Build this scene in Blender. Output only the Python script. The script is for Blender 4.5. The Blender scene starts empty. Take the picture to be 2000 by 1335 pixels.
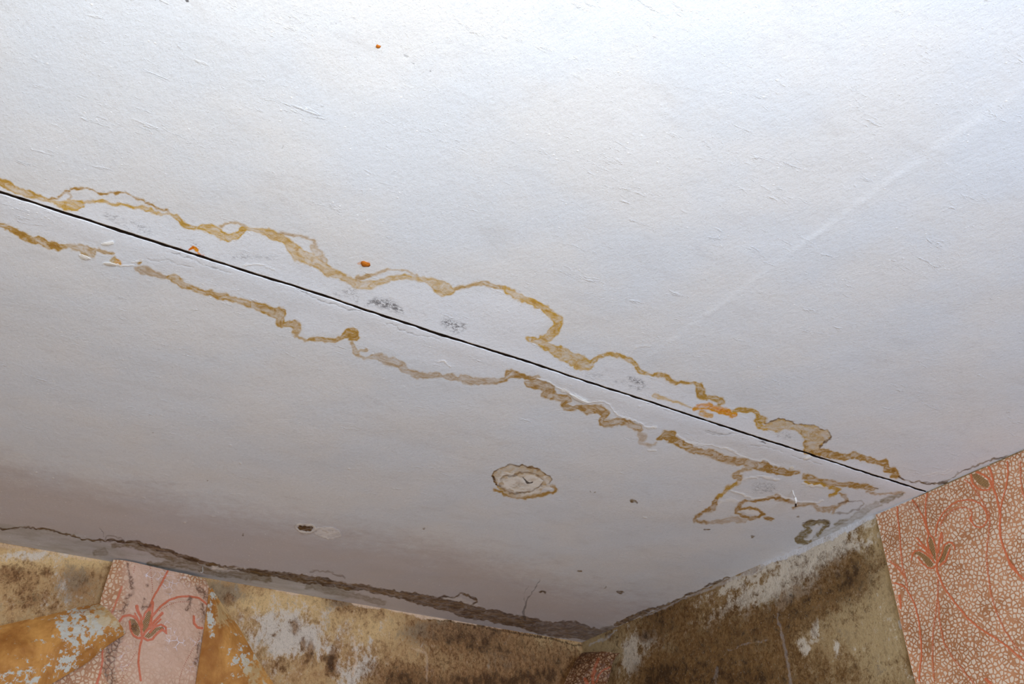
import bpy, math
import numpy as np

# ------------------------------------------------------------------ camera
F = 1913.1                                   # focal length for a 2000 px wide frame
M = np.array([[0.841498, -0.280297, -0.46186],
              [-0.539808, -0.471159, -0.697579],
              [-0.022081, 0.836327, -0.547786]])
CAM = np.array([0.0, 0.0, 1.62])
ZC, XR, YB = 2.55, 1.95, 2.578               # ceiling height, right wall, back wall
XL, YF = -1.35, -1.7                         # the two walls behind the photographer
YS = 1.2262                                  # joint between the two ceiling slabs
sc = bpy.context.scene
col = sc.collection
cd = bpy.data.cameras.new('camera'); cam = bpy.data.objects.new('camera', cd); col.objects.link(cam)
from mathutils import Matrix, Vector
mw = Matrix([list(M[0]) + [CAM[0]], list(M[1]) + [CAM[1]], list(M[2]) + [CAM[2]], [0, 0, 0, 1]])
cam.matrix_world = mw
cd.sensor_width = 36.0; cd.lens = 36.0 * F / 2000.0; cd.clip_start = 0.02
sc.camera = cam

# ------------------------------------------------------------------ light
w = bpy.data.worlds.new('world'); sc.world = w; w.use_nodes = True
w.node_tree.nodes['Background'].inputs[0].default_value = (0.75, 0.85, 1.0, 1)
w.node_tree.nodes['Background'].inputs[1].default_value = 0.2

def lamp(name, kind, loc, energy, color, size=0.2, rot=(0, 0, 0), sy=None):
    l = bpy.data.lights.new(name, kind); l.energy = energy; l.color = color
    if kind == 'AREA':
        l.size = size
        if sy: l.shape = 'RECTANGLE'; l.size_y = sy
    else:
        l.shadow_soft_size = size
    o = bpy.data.objects.new(name, l); o.location = loc; o.rotation_euler = rot; col.objects.link(o)
    return o
# daylight entering by the window in the front wall, behind the photographer
lamp('window_daylight', 'AREA', (0.55, YF + 0.03, 1.55), 74, (0.54, 0.70, 1.0), 1.5, (math.radians(98), 0, 0), 1.35)
# the flash on top of the camera
lamp('camera_flash', 'POINT', (0.03, -0.03, 1.80), 43, (0.98, 1.0, 0.97), 0.05)
vs = sc.view_settings
vs.view_transform = 'Standard'; vs.look = 'None'; vs.gamma = 1; vs.use_curve_mapping = False
vs.exposure = 0.22

# ------------------------------------------------------------------ geometry helpers
def ray(x, y):
    return M @ np.array([x - 1000.0, 667.5 - y, -F])
def on_ceiling(x, y, drop=0.0):
    r = ray(x, y); return CAM + r * ((ZC - drop - CAM[2]) / r[2])
def on_plane(x, y, ax, c):
    r = ray(x, y); return CAM + r * ((c - CAM[ax]) / r[ax])
def project(P):
    q = (P - CAM) @ M                        # camera space
    return 1000.0 - F * q[..., 0] / q[..., 2], 667.5 + F * q[..., 1] / q[..., 2]

def hash2(ix, iy, s):
    h = (ix.astype(np.int64) * 374761393 + iy.astype(np.int64) * 668265263 + s * 1442695041) & 0xffffffff
    h = ((h ^ (h >> 13)) * 1274126177) & 0xffffffff
    return ((h ^ (h >> 16)) & 0xffff) / 65535.0
def vnoise(x, y, s=0):
    ix = np.floor(x); iy = np.floor(y); fx = x - ix; fy = y - iy
    fx = fx * fx * (3 - 2 * fx); fy = fy * fy * (3 - 2 * fy)
    a = hash2(ix, iy, s); b = hash2(ix + 1, iy, s); c = hash2(ix, iy + 1, s); d = hash2(ix + 1, iy + 1, s)
    return (a + (b - a) * fx) * (1 - fy) + (c + (d - c) * fx) * fy - 0.5
def fbm(x, y, s=0, o=4):
    r = 0; a = 1.0
    for k in range(o):
        r = r + a * vnoise(x, y, s + k * 17); x = x * 2.03; y = y * 2.03; a *= 0.5
    return r

def parse(txt, tr=None):
    out = []; w = 3.0
    for t in txt.split():
        q = [float(v) for v in t.split(',')]
        if len(q) > 2: w = q[2]
        out.append((q[0], q[1], w))
    a = np.array(out)
    if tr:
        ox, oy, s = tr
        a[:, 0] = ox + a[:, 0] * s; a[:, 1] = oy + a[:, 1] * s; a[:, 2] *= s
    return a

class Surf:
    """a grid of points on a surface, with fields traced on it"""
    def __init__(self, P, warp=(2.2, 1.0), seed=1):
        self.P = P; self.n, self.m = P.shape[:2]
        self.px, self.py = project(P)
        x, y = self.px, self.py
        a, b = warp
        self.wx = x + a * 2 * fbm(x / 22, y / 22, seed, 3) + b * 2 * vnoise(x / 5, y / 5, seed + 7)
        self.wy = y + a * 2 * fbm(x / 22, y / 22, seed + 50, 3) + b * 2 * vnoise(x / 5, y / 5, seed + 57)
        self.tiles = []; bb = []
        T = 48
        for i in range(0, self.n, T):
            for j in range(0, self.m, T):
                s = (slice(i, min(i + T, self.n)), slice(j, min(j + T, self.m)))
                xx, yy = self.wx[s], self.wy[s]
                self.tiles.append(s); bb.append((xx.min(), yy.min(), xx.max(), yy.max()))
        self.bb = np.array(bb)
        self.f = {}
    def sd(self, name, default=60.0):
        if name not in self.f:
            self.f[name] = np.full((self.n, self.m), default, np.float32)
        return self.f[name]
    def hit(self, x0, y0, x1, y1):
        b = self.bb
        return [self.tiles[k] for k in np.nonzero((b[:, 0] < x1) & (b[:, 2] > x0) & (b[:, 1] < y1) & (b[:, 3] > y0))[0]]
    def line(self, name, pts, inten=1.0, hue=0.0, reach=14.0):
        if name in ('dark', 'band'):
            pts = pts.copy(); pts[:, 2] = np.maximum(pts[:, 2], 1.45)
        S = self.sd(name); I = self.sd(name + '_i', 0.0); H = self.sd(name + '_h', 0.0)
        if len(pts) == 1: pts = np.vstack([pts, pts + [[0.01, 0, 0]]])
        for a, b in zip(pts[:-1], pts[1:]):
            r = max(a[2], b[2]) + reach
            dx, dy = b[0] - a[0], b[1] - a[1]; L = dx * dx + dy * dy + 1e-9
            for s in self.hit(min(a[0], b[0]) - r, min(a[1], b[1]) - r, max(a[0], b[0]) + r, max(a[1], b[1]) + r):
                X = self.wx[s] - a[0]; Y = self.wy[s] - a[1]
                t = np.clip((X * dx + Y * dy) / L, 0, 1)
                d = np.hypot(X - t * dx, Y - t * dy) - (a[2] + (b[2] - a[2]) * t)
                m = d < S[s]
                S[s] = np.where(m, d, S[s]); I[s] = np.where(m, inten, I[s]); H[s] = np.where(m, hue, H[s])
    def poly(self, name, pts, inten=1.0, hue=0.0, reach=14.0):
        S = self.sd(name); I = self.sd(name + '_i', 0.0); H = self.sd(name + '_h', 0.0)
        p = pts[:, :2]; q = np.roll(p, -1, 0)
        for s in self.hit(p[:, 0].min() - reach, p[:, 1].min() - reach, p[:, 0].max() + reach, p[:, 1].max() + reach):
            X = self.wx[s]; Y = self.wy[s]; D = np.full(X.shape, 1e9); ins = np.zeros(X.shape, bool)
            for a, b in zip(p, q):
                dx, dy = b - a; L = dx * dx + dy * dy + 1e-9
                t = np.clip(((X - a[0]) * dx + (Y - a[1]) * dy) / L, 0, 1)
                D = np.minimum(D, np.hypot(X - a[0] - t * dx, Y - a[1] - t * dy))
                c = (a[1] > Y) != (b[1] > Y)
                ins ^= c & (X < (b[0] - a[0]) * (Y - a[1]) / (b[1] - a[1] + 1e-12) + a[0])
            d = np.where(ins, -D, D); m = d < S[s]
            S[s] = np.where(m, d, S[s]); I[s] = np.where(m, inten, I[s]); H[s] = np.where(m, hue, H[s])
    def ell(self, name, cx, cy, rx, ry, rot=0, inten=1.0, hue=0.0):
        t = np.linspace(0, 2 * math.pi, 20, endpoint=False); c, s = math.cos(rot), math.sin(rot)
        X = rx * np.cos(t); Y = ry * np.sin(t)
        self.poly(name, np.stack([cx + X * c - Y * s, cy + X * s + Y * c], 1), inten, hue)
    def ring(self, name, cx, cy, rx, ry, w, rot=0, inten=1.0, hue=0.0):
        t = np.linspace(0, 2 * math.pi, 25); c, s = math.cos(rot), math.sin(rot)
        X = rx * np.cos(t); Y = ry * np.sin(t)
        self.line(name, np.stack([cx + X * c - Y * s, cy + X * s + Y * c, 0 * X + w], 1), inten, hue)
    def blob(self, name, cx, cy, rx, ry, amp, rot=0):
        B = self.sd(name, 0.0); c, s = math.cos(rot), math.sin(rot)
        X = self.wx - cx; Y = self.wy - cy
        u = (X * c + Y * s) / rx; v = (-X * s + Y * c) / ry
        B += (amp * np.exp(-(u * u + v * v))).astype(np.float32)

def grid_mesh(name, P, mats, attrs, matidx=None, flip=False, smooth=True, thick=0.0):
    n, m = P.shape[:2]
    me = bpy.data.meshes.new(name)
    idx = np.arange(n * m).reshape(n, m)
    q = np.stack([idx[:-1, :-1], idx[:-1, 1:], idx[1:, 1:], idx[1:, :-1]], -1).reshape(-1, 4)
    if flip: q = q[:, ::-1]
    V = P.reshape(-1, 3)
    vals = {k: [np.asarray(c, np.float32).reshape(-1) for c in v] for k, v in attrs.items()}
    mi = None if matidx is None else matidx.reshape(-1)
    if thick:                                 # a second skin behind the first, closed around the rim
        du = np.gradient(P, axis=0); dv = np.gradient(P, axis=1)
        nn = np.cross(dv, du); nn /= np.linalg.norm(nn, axis=-1, keepdims=True) + 1e-12
        if flip: nn = -nn
        V = np.vstack([V, (P + nn * thick).reshape(-1, 3)])
        N = n * m
        rim = np.concatenate([idx[0, :], idx[1:, -1], idx[-1, -2::-1], idx[-2:0:-1, 0]])
        r2 = np.roll(rim, -1)
        side = np.stack([rim, r2, r2 + N, rim + N], -1)
        q = np.vstack([q, q[:, ::-1] + N, side])
        vals = {k: [np.concatenate([c, c]) for c in v] for k, v in vals.items()}
        nf = (n - 1) * (m - 1)
        mi = np.concatenate([np.zeros(nf, int), np.full(nf + len(side), len(mats) - 1)])
    me.vertices.add(len(V)); me.vertices.foreach_set('co', np.ascontiguousarray(V, np.float32).ravel())
    me.loops.add(q.size); me.loops.foreach_set('vertex_index', q.astype(np.int32).ravel())
    me.polygons.add(len(q)); me.polygons.foreach_set('loop_start', np.arange(0, q.size, 4, dtype=np.int32))
    me.polygons.foreach_set('loop_total', np.full(len(q), 4, np.int32))
    if mi is not None: me.polygons.foreach_set('material_index', mi.astype(np.int32))
    for k, comps in vals.items():
        a = me.attributes.new(k, 'FLOAT_VECTOR', 'POINT')
        z = np.zeros((len(V), 3), np.float32)
        for i, c in enumerate(comps): z[:, i] = c
        a.data.foreach_set('vector', z.ravel())
    me.update(calc_edges=True)
    me.polygons.foreach_set('use_smooth', np.full(len(q), smooth))
    for mt in mats: me.materials.append(mt)
    o = bpy.data.objects.new(name, me); col.objects.link(o)
    return o

def simple_mesh(name, verts, faces, mat, parent=None, smooth=False):
    me = bpy.data.meshes.new(name); me.from_pydata([tuple(map(float, v)) for v in verts], [], faces); me.update()
    me.materials.append(mat)
    if smooth:
        for p in me.polygons: p.use_smooth = True
    o = bpy.data.objects.new(name, me); col.objects.link(o)
    if parent: o.parent = parent
    return o
def structure(o, label=None):
    o['kind'] = 'structure'
    if label: o['label'] = label
    return o
def tag(o, label, cat, group=None):
    o['label'] = label; o['category'] = cat
    if group: o['group'] = group
    return o

# ------------------------------------------------------------------ shader helpers
def srgb(r, g, b):
    f = lambda c: (c / 255 / 12.92) if c / 255 <= 0.04045 else ((c / 255 + 0.055) / 1.055) ** 2.4
    return (f(r), f(g), f(b), 1.0)
class G:
    def __init__(self, name, rough=0.8, spec=0.3):
        self.m = bpy.data.materials.new(name); self.m.use_nodes = True
        self.t = self.m.node_tree; self.b = self.t.nodes['Principled BSDF']
        self.b.inputs['Roughness'].default_value = rough
        self.b.inputs['Specular IOR Level'].default_value = spec
        self.co = self.t.nodes.new('ShaderNodeNewGeometry').outputs['Position']
    def put(self, sock, v):
        if isinstance(v, (int, float)): sock.default_value = v
        elif isinstance(v, tuple): sock.default_value = v
        else: self.t.links.new(v, sock)
    def math(self, op, a, b=0.0, c=0.0, clamp=False):
        n = self.t.nodes.new('ShaderNodeMath'); n.operation = op; n.use_clamp = clamp
        self.put(n.inputs[0], a); self.put(n.inputs[1], b); self.put(n.inputs[2], c); return n.outputs[0]
    def add(self, a, b): return self.math('ADD', a, b)
    def sub(self, a, b): return self.math('SUBTRACT', a, b)
    def mul(self, a, b, clamp=False): return self.math('MULTIPLY', a, b, clamp=clamp)
    def mad(self, a, b, c): return self.math('MULTIPLY_ADD', a, b, c)
    def max(self, a, b): return self.math('MAXIMUM', a, b)
    def step(self, v, lo, hi, a=0.0, b=1.0):
        n = self.t.nodes.new('ShaderNodeMapRange'); n.interpolation_type = 'SMOOTHSTEP'
        self.put(n.inputs[0], v)
        if lo > hi: lo, hi, a, b = hi, lo, b, a
        n.inputs[1].default_value = lo; n.inputs[2].default_value = hi
        n.inputs[3].default_value = a; n.inputs[4].default_value = b
        return n.outputs[0]
    def mix(self, f, a, b, mode='MIX'):
        n = self.t.nodes.new('ShaderNodeMix'); n.data_type = 'RGBA'; n.blend_type = mode
        self.put(n.inputs[0], f); self.put(n.inputs[6], a); self.put(n.inputs[7], b); return n.outputs[2]
    def attr(self, name):
        n = self.t.nodes.new('ShaderNodeAttribute'); n.attribute_name = name
        s = self.t.nodes.new('ShaderNodeSeparateXYZ'); self.t.links.new(n.outputs['Vector'], s.inputs[0])
        return s.outputs[0], s.outputs[1], s.outputs[2]
    def noise(self, scale, detail=4, rough=0.6, dist=0.0, stretch=None, rot=0.0, off=(0, 0, 0)):
        n = self.t.nodes.new('ShaderNodeTexNoise')
        mp = self.t.nodes.new('ShaderNodeMapping'); self.t.links.new(self.co, mp.inputs[0])
        mp.inputs['Location'].default_value = off
        mp.inputs['Rotation'].default_value = (0, 0, rot)
        if stretch: mp.inputs['Scale'].default_value = stretch
        self.t.links.new(mp.outputs[0], n.inputs['Vector'])
        n.inputs['Scale'].default_value = scale; n.inputs['Detail'].default_value = detail
        n.inputs['Roughness'].default_value = rough; n.inputs['Distortion'].default_value = dist
        return n.outputs[0]
    def vor(self, scale, feature='DISTANCE_TO_EDGE', rnd=1.0, warp=0.0, wscale=60, stretch=None):
        n = self.t.nodes.new('ShaderNodeTexVoronoi'); n.feature = feature
        v = self.co
        if stretch:
            mp = self.t.nodes.new('ShaderNodeMapping'); self.t.links.new(v, mp.inputs[0]); mp.inputs['Scale'].default_value = stretch
            v = mp.outputs[0]
        if warp:
            t = self.t.nodes.new('ShaderNodeTexNoise'); t.inputs['Scale'].default_value = wscale; self.t.links.new(v, t.inputs['Vector'])
            vm = self.t.nodes.new('ShaderNodeVectorMath'); vm.operation = 'MULTIPLY_ADD'
            self.t.links.new(t.outputs['Color'], vm.inputs[0]); vm.inputs[1].default_value = (warp,) * 3; self.t.links.new(v, vm.inputs[2])
            v = vm.outputs[0]
        self.t.links.new(v, n.inputs['Vector']); n.inputs['Scale'].default_value = scale
        n.inputs['Randomness'].default_value = rnd
        return n.outputs['Distance']
    def bump(self, h, dist=0.002, strength=1.0):
        n = self.t.nodes.new('ShaderNodeBump'); n.inputs['Distance'].default_value = dist; n.inputs['Strength'].default_value = strength
        self.put(n.inputs['Height'], h); self.t.links.new(n.outputs[0], self.b.inputs['Normal'])
    def out(self, c):
        self.put(self.b.inputs['Base Color'], c); return self.m

def flat(name, rgb, rough=0.8, ns=40, amt=0.25, spec=0.3):
    g = G(name, rough, spec); n = g.noise(ns, 5)
    c = srgb(*rgb); d = tuple(v * (1 - amt) for v in c[:3]) + (1.0,)
    g.bump(n, 0.001, 0.4)
    return g.out(g.mix(n, d, c))

# ------------------------------------------------------------------ ceiling
def fine(a, b, step): return np.arange(a, b - step * 0.5, step)
cols = np.concatenate([fine(XL, -0.12, 0.05), fine(-0.12, XR, 0.002), [XR]])
gw = 0.0027                                   # half width of the open joint
r1 = fine(0.95, YS - gw - 0.0003, 0.002); r2 = fine(YS + gw + 0.0025, YB, 0.002)
rows = np.concatenate([fine(YF, 0.25, 0.05), fine(0.25, 0.95, 0.006), r1,
                       [YS - gw, YS - gw * 0.98, YS - gw * 0.5, YS, YS + gw * 0.5, YS + gw * 0.98, YS + gw], r2, [YB]])
X, Y = np.meshgrid(cols, rows)
Z = np.full(X.shape, ZC)
d = np.abs(Y - YS)
ingap = (d < gw * 0.99)
wob = 0.0022 * fbm(X * 9, X * 0, 3, 6) * np.exp(-(d / 0.03) ** 2)
Y2 = Y + wob + np.sign(Y - YS) * 0.0022 * fbm(X * 55, X * 0 + 5 * np.sign(Y - YS), 9, 3) * (d < gw * 1.02)
# soft unevenness of the plaster, a raised filler along the joint, a low ridge between old boards
Z -= 0.0035 * fbm(X * 3, Y * 3, 5, 4) * np.clip((YB - Y) / 0.2, 0, 1) * np.clip((XR - X) / 0.2, 0, 1)
Z -= 0.0012 * np.exp(-((Y - YS - 0.02) / 0.03) ** 2)
rx = 1.022 + 0.004 * fbm(Y * 7, Y * 0, 31, 3)
ridge = np.clip((1.16 - Y) / 0.1, 0, 1) * (0.55 + fbm(X * 40, Y * 25, 44, 3))
Z -= 0.0009 * np.exp(-((X - rx) / 0.007) ** 2) * ridge
Z -= 0.0012 / (1 + np.exp(-(X - rx) / 0.005)) * np.clip((1.16 - Y) / 0.1, 0, 1) * np.clip((XR - X) / 0.8, 0, 1)
Z = np.where(ingap, ZC + 0.028, Z)
P = np.stack([X, Y2, Z], -1)
S = Surf(P, (2.6, 1.7))
Z5, Z6, Z7, Z8 = (0, 320, .3), (550, 450, .3), (1000, 600, .25), (1300, 750, .275)
ZA, ZB, ZD = (0, 980, .35), (600, 1000, .35), (1100, 900, .35)
ZE, ZF, ZW = (900, 850, .2), (500, 980, .13), (1600, 850, .3633)
band = lambda tr, t, i=1.0, h=0.0: S.line('band', parse(t, tr) * [1, 1, 1.17], i, h)
# upper edge of the leak
band(Z5, '-60,90,18 0,115,18 50,140,20 110,175,18 170,195,22 230,215,16 290,237,11 330,246,7', .8, .25)
band(Z5, '300,243,4 340,220,4 378,220,4 390,200,4 420,178,4 442,178,4 455,160,4 510,158,3 570,165,4 620,178,4 640,190 700,197 740,193 790,188 850,200 900,225 940,235 950,262 990,266 1040,295 1090,303 1105,325', .95, .05)
band(Z5, '385,225,5 402,192 432,186 462,212 440,236', .5, .05)
band(Z5, '350,238,8 385,255,15 430,272,24 500,280,22 535,268,14', .75, .5)
band(Z5, '440,240,6 560,241,7 680,242,8 760,260,8 840,278,7 920,285,10 980,305,14 1050,325,9 1110,325,5', .75, .55)
band(Z5, '1110,325,6 1150,345,9 1180,372,12 1215,400,11 1270,415,10', .85, .25)
band(Z5, '1300,415,15 1370,425,26 1430,455,30 1480,480,20 1550,458,20 1580,425,16', .8, .35)
band(Z5, '1440,405,6 1470,380,5 1540,378,5 1590,405,9', .6, .1)
band(Z5, '1600,412,11 1680,428,13 1760,452,20 1840,488,24 1900,540,32 1950,590,36 2000,620,35', .65, .3)
band(Z5, '1780,450,3 1860,450 1950,465 2010,480', .5, .0)
band(Z6, '0,20,4 80,28 150,42 210,60,6 240,98,6', .6, .0)
band(Z6, '0,62,12 60,110,28 130,165,36 200,190,40 250,215,38 300,260,28 360,295,22 420,318,20 470,332,18', .65, .25)
band(Z6, '205,100,16 240,150,22 270,205,22', .45, .1)
band(Z6, '480,352,22 560,357,24 620,348,16 680,330,16 740,313,14 820,303,11 880,310,11 950,325,15', .6, .3)
band(Z6, '950,330,14 1010,352,30 1070,385,38 1105,395,18', .65, .25)
band(Z6, '1110,385,8 1200,370,9 1260,350,12 1320,345,14 1380,362,11 1440,370,13', .6, .15)
band(Z6, '1440,370,13 1480,400,19 1560,440,17 1640,470,20 1700,500,19 1760,545,18 1800,580,22 1812,620,22 1780,660,24 1730,695,22 1660,715,20 1610,712,16', .75, .45)
band(Z6, '490,312,13 560,298,12 620,288,8 660,270,6 700,258,4 760,262 820,270 870,285 880,298', .55, .1)
band(Z6, '500,300,14 505,340,16', .5, .1)
band(Z6, '1700,735,12 1740,760,19 1800,790,28 1870,810,26 1940,850,34 2000,880,26', .7, .4)
band(Z7, '205,265,11 280,310,22 340,350,27 420,385,30 480,420,38 540,450,30 600,455,24', .7, .4)
band(Z7, '600,452,22 635,425,17 670,393,13 720,370,11 780,360,11 830,370,11 890,393,13 950,420,16 980,455,20 990,490,18 1040,510,13 1100,523,9', .8, .25)
band(Z7, '1100,523,9 1160,515,12 1210,533,12 1235,570,12 1280,598,9 1350,590,9 1420,590,10 1468,600,17 1472,640,28 1480,680,22 1520,710,11 1590,712,18 1640,733,22 1610,758,13', .85, .2)
band(Z7, '1425,795,12 1490,775,22 1545,770,22 1610,798,24 1690,825,20 1740,842,14', 1.0, .95)
band(Z7, '1480,828,18 1560,843,13', .7, .8)
band(Z7, '1120,690,16 1180,705,14 1250,735,8 1330,755,5 1400,775,6', .55, .45)
band(Z7, '1740,815,14 1800,800,17 1870,800,14 1910,828,16 1920,862,18 1960,860,13 1970,885,12 1900,890,16 1930,930,18 1990,935,12', .85, .25)
band(Z8, '690,240,13 640,270,13 655,298,15 710,305,15', .95, .4)
S.poly('band', parse('700,270 760,255 840,245 910,262 930,285 1000,285 1060,290 1090,315 1150,330 1175,375 1165,400 1130,420 1095,450 1060,480 1010,485 975,465 995,440 985,400 960,350 920,330 850,325 780,325 700,315', Z8), .62, .42)
S.line('dark', parse('700,268,3 760,255 840,245 912,262 928,285 1000,283 1060,290 1090,315 1150,328 1177,375 1163,400 1130,420 1095,450', Z8), .75)
band(Z8, '955,320,18 1000,365,15 990,420,16 1010,452,18', .75, .15)
band(Z8, '1000,468,15 1090,482,22 1140,492,26 1200,507,22 1280,515,19 1350,510,19 1400,525,19 1450,540,23 1500,545,13 1560,555,22 1572,580,14 1555,602,14 1620,612,18 1630,640,16 1600,650,12 1650,660,7', .95, .1)
S.line('dark', parse('1650,660,4 1700,680,4 1780,688,3 1830,700,3 1880,705,3 1940,695,4 2000,690,4', Z8), .9)
S.line('dark', parse('640,258,3 700,230,4 760,203,4 860,160,5 900,148,4 950,120,3 1010,105,3', ZW), .75)
# lower edge of the leak
band(Z5, '-60,390,12 0,400,12 60,415,13 110,447,15 150,470,20 200,490,20 260,500,22 310,530,20 380,545,17 440,535,10', .85, .15)
band(Z5, '440,535,10 500,550,19 560,560,30 600,575,24 620,555,9', .65, .1)
band(Z5, '640,550,6 670,570,9 735,580,6', .7, .1)
band(Z5, '740,608,7 730,630,12', .7, .2); band(Z5, '750,630,10 785,640,9', 1.0, .85); band(Z5, '905,638,12', .8, .1)
band(Z5, '870,675,8 930,690,22 1000,710,18 1070,735,15', .5, .0)
band(Z5, '1100,738,14 1150,745,27 1190,785,16 1260,805,14 1330,825,14 1400,850,16 1470,865,18 1500,880,12 1560,890,14 1620,915,18 1700,935,26 1780,960,28 1840,975,26 1830,1010,21 1820,1040,17 1870,1045,13 1930,1045,19 1950,1080,10 1930,1110,8 1950,1130,7', .75, .15)
band(Z6, '0,560,22', .7, .1)
band(Z6, '0,620,8 50,608,13 100,620,20 85,650,10 110,690,6 150,712,5 210,710,11 280,718,11 350,712,12 400,690,15', .7, .15)
band(Z6, '400,690,16 430,672,26 480,662,24 492,690,18 440,708,10', .95, .15)
band(Z6, '460,735,13 480,780,14 510,820,8 560,835,6 590,825,10', .5, .1); band(Z6, '500,780,6 550,775,11', .55, .1)
band(Z6, '590,820,12 650,825,18 700,850,20 780,870,25 800,900,20 860,930,18 930,950,16 1000,940,16 1050,950,9 1110,950,19 1150,965,10 1200,970,24 1280,980,18 1350,975,18 1420,975,16', .5, .0)
band(Z6, '1420,975,14 1460,965,16 1485,930,26 1520,935,19 1580,945,12 1640,955,12 1680,958,7', .75, .05)
band(Z6, '1600,990,18 1660,1000,26 1740,1030,28', .65, .05)
band(Z7, '120,600,14 180,612,24 260,622,26 300,655,32 260,690,22 340,700,24 420,712,32 398,760,14 440,785,19 500,785,18 590,800,25 660,795,27 740,840,26 700,880,18 700,915,15 780,905,19 860,890,20 930,920,22 990,955,26', .75, .05)
band(Z7, '990,990,16 1040,1020,22 1000,1060,9 1080,1078,8 1135,1060,6', .35, .0)
band(Z7, '1150,1030,13 1195,1002,24 1250,1000,23 1260,1040,24 1320,1062,24 1390,1085,26', .95, .1)
band(Z7, '1400,1110,22 1500,1135,20 1580,1150,24 1640,1180,22 1720,1195,22 1800,1207,24 1870,1218,22 1960,1232,24', .7, .05)
band(Z8, '0,365,25 60,400,22 130,430,20 180,455,20', .85, .1)
band(Z8, '230,480,20 330,500,20 400,530,20 480,550,20 560,560,18 640,572,20 720,590,22', .7, .05)
band(Z8, '720,592,22 790,610,22 860,622,20 940,625,10', .95, .05)
band(Z8, '980,655,13 1040,670,18 1100,690,14 1160,700,16 1250,710,13 1320,715,13 1380,720,15 1450,735,18 1490,740,9', .85, .1)
band(Z8, '1430,765,5 1480,785,5 1560,775,5 1640,770,4 1690,765,4', .6, .0)
# patch with rings beside the right wall
band(Z8, '620,585,12 570,602,8 520,617,9 490,642,14 530,658,14 512,690,12', .65, .1)
band(Z8, '510,690,10 460,720,11 430,745,12 420,770,10 370,810,9', .95, .35)
band(Z8, '370,810,9 350,842,16 330,880,16 290,900,8 240,930,8 210,950,9 205,967,9 240,980,8 300,975,8', .75, .0)
band(Z8, '300,975,10 420,965,16 500,965,18 560,972,12', .4, .0)
band(Z8, '495,905,12 520,870,12 545,840,10 600,830,7 690,822,8 760,805,11 790,800,14 830,815,11 870,835,9', .85, .0)
band(Z8, '870,838,6 960,860,9 1050,850,8 1080,885,14 1160,888,14 1200,870,8', .5, .0)
band(Z8, '530,890,8 565,880 620,885 670,905 700,925 660,950 600,957 560,947 505,912,10', .95, .05)
band(Z8, '1000,690,6 1100,705,8 1150,725,9 1190,738,13 1235,750,9 1212,778,12 1165,795,8', 1.0, .4)
band(Z8, '1245,782,7 1280,800,11 1292,830,9 1240,855,9 1200,882,9 1190,912,8', .6, .0)
S.line('dark', parse('1230,845,3 1300,830 1385,830 1412,855 1370,890 1290,910 1200,915', Z8), .5)
S.ell('band', 1300 + 740 * .275, 750 + 955 * .275, 11, 4, 0, .95, .0)
band(Z8, '900,885,5 985,862,7 1060,845,6', .7, .0)
band(Z8, '1150,975,14 1100,977,12 1020,985,16 992,1008,11 1028,1035,13 1000,1060,14 960,1088,18 940,1108,20 1000,1120,9 1080,1085,14 1112,1045,12 1145,1005,9', .9, -.4)
S.line('dark', parse('980,985,4 1060,965 1140,962 1168,985 1155,1010', Z8), .55)
band(Z8, '1540,835,12 1600,805,14 1680,770,8', .6, -.4); band(Z8, '1210,998,10 1250,975,16 1300,960,9', .55, -.4)
band(Z8, '1450,905,3 1470,880 1540,860', .4, -.4)
for x, y, a, b in ((1383, 1033, 6, 2), (1472, 1048, 5, 2), (1560, 1009, 2.5, 1.5), (1178, 1208, 1, 1), (1211, 1155, 7.5, 3), (1134, 1115, 4, 2),
                   (1184, 1147, 3, 1.5), (1060, 1155, 6, 2), (1237, 979, 6.5, 3.5), (1163, 959, 3, 1.5), (827, 1032, 2, 1), (1155, 958, 2, 1), (472, 1045, 1.2, 2), (299, 846, 1.2, 2), (406, 938, 1.2, 1.5)):
    if (x, y) != (1178, 1208): S.ell('dark', x, y, a, b, 0, .85)
for x, y, a, b in ((801, 1112, 16, 4), (795, 1123, 12, 4), (640, 1100, 30, 10), (1010, 1030, 3, 1)):
    S.ell('haze', x, y, a, b, .1, .5)
# round stain
S.poly('band', parse('310,400 370,340 440,315 500,290 640,300 760,330 820,365 870,390 885,430 860,470 840,495 740,580 640,610 480,605 420,590 390,530 330,440', ZE), .45, .45)
S.line('dark', parse('310,400,4 370,340,4 440,315,4 500,290,4 580,292 640,300 690,320 760,330 820,365 870,390,5 885,430,6 862,468,6 838,492,6', ZE), .85)
S.line('dark', parse('316,402,6 332,440,11 352,478,9 375,490,5', ZE), .9)
band(ZE, '840,495,9 900,500,9 922,530,10 890,560,10 820,573,12 760,575,14 700,597,12 640,608,10 560,610,7 480,605,8 425,590,14 400,560,10 350,535,13 330,530,10', .8, .1)
band(ZE, '420,400,10 450,340,8 520,320,7 600,318,7', .45, .1)
band(ZE, '385,500,14 420,540,14 480,560,12 560,565,7 640,556,7 720,535,7 780,505,7', .9, .6)
band(ZE, '400,450,8 440,412,9 520,402,8 580,372,6 660,366,6 740,378,12 790,410,6', .75, .6)
S.line('dark', parse('372,440,6 440,408,8 520,402,7 580,368,5 680,364,5 740,380,9 800,440,6 790,492,6 740,530,6 640,558,6 520,566,9 430,552,9 400,505,6 372,445,6', ZE), .55)
S.line('white', parse('375,470,14 375,430,12 440,385,13 530,375,10', ZE), .8)
S.poly('white', parse('420,440 520,410 600,380 720,395 800,450 790,490 700,545 560,555 440,530 415,490', ZE), .85)
S.line('white', parse('590,592,10 690,570,12 780,525,12 860,520,20 830,440,15 800,400,12', ZE), .7)
S.ell('mould', 900 + 585 * .2, 850 + 465 * .2, 17, 11, 0, .5)
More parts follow.
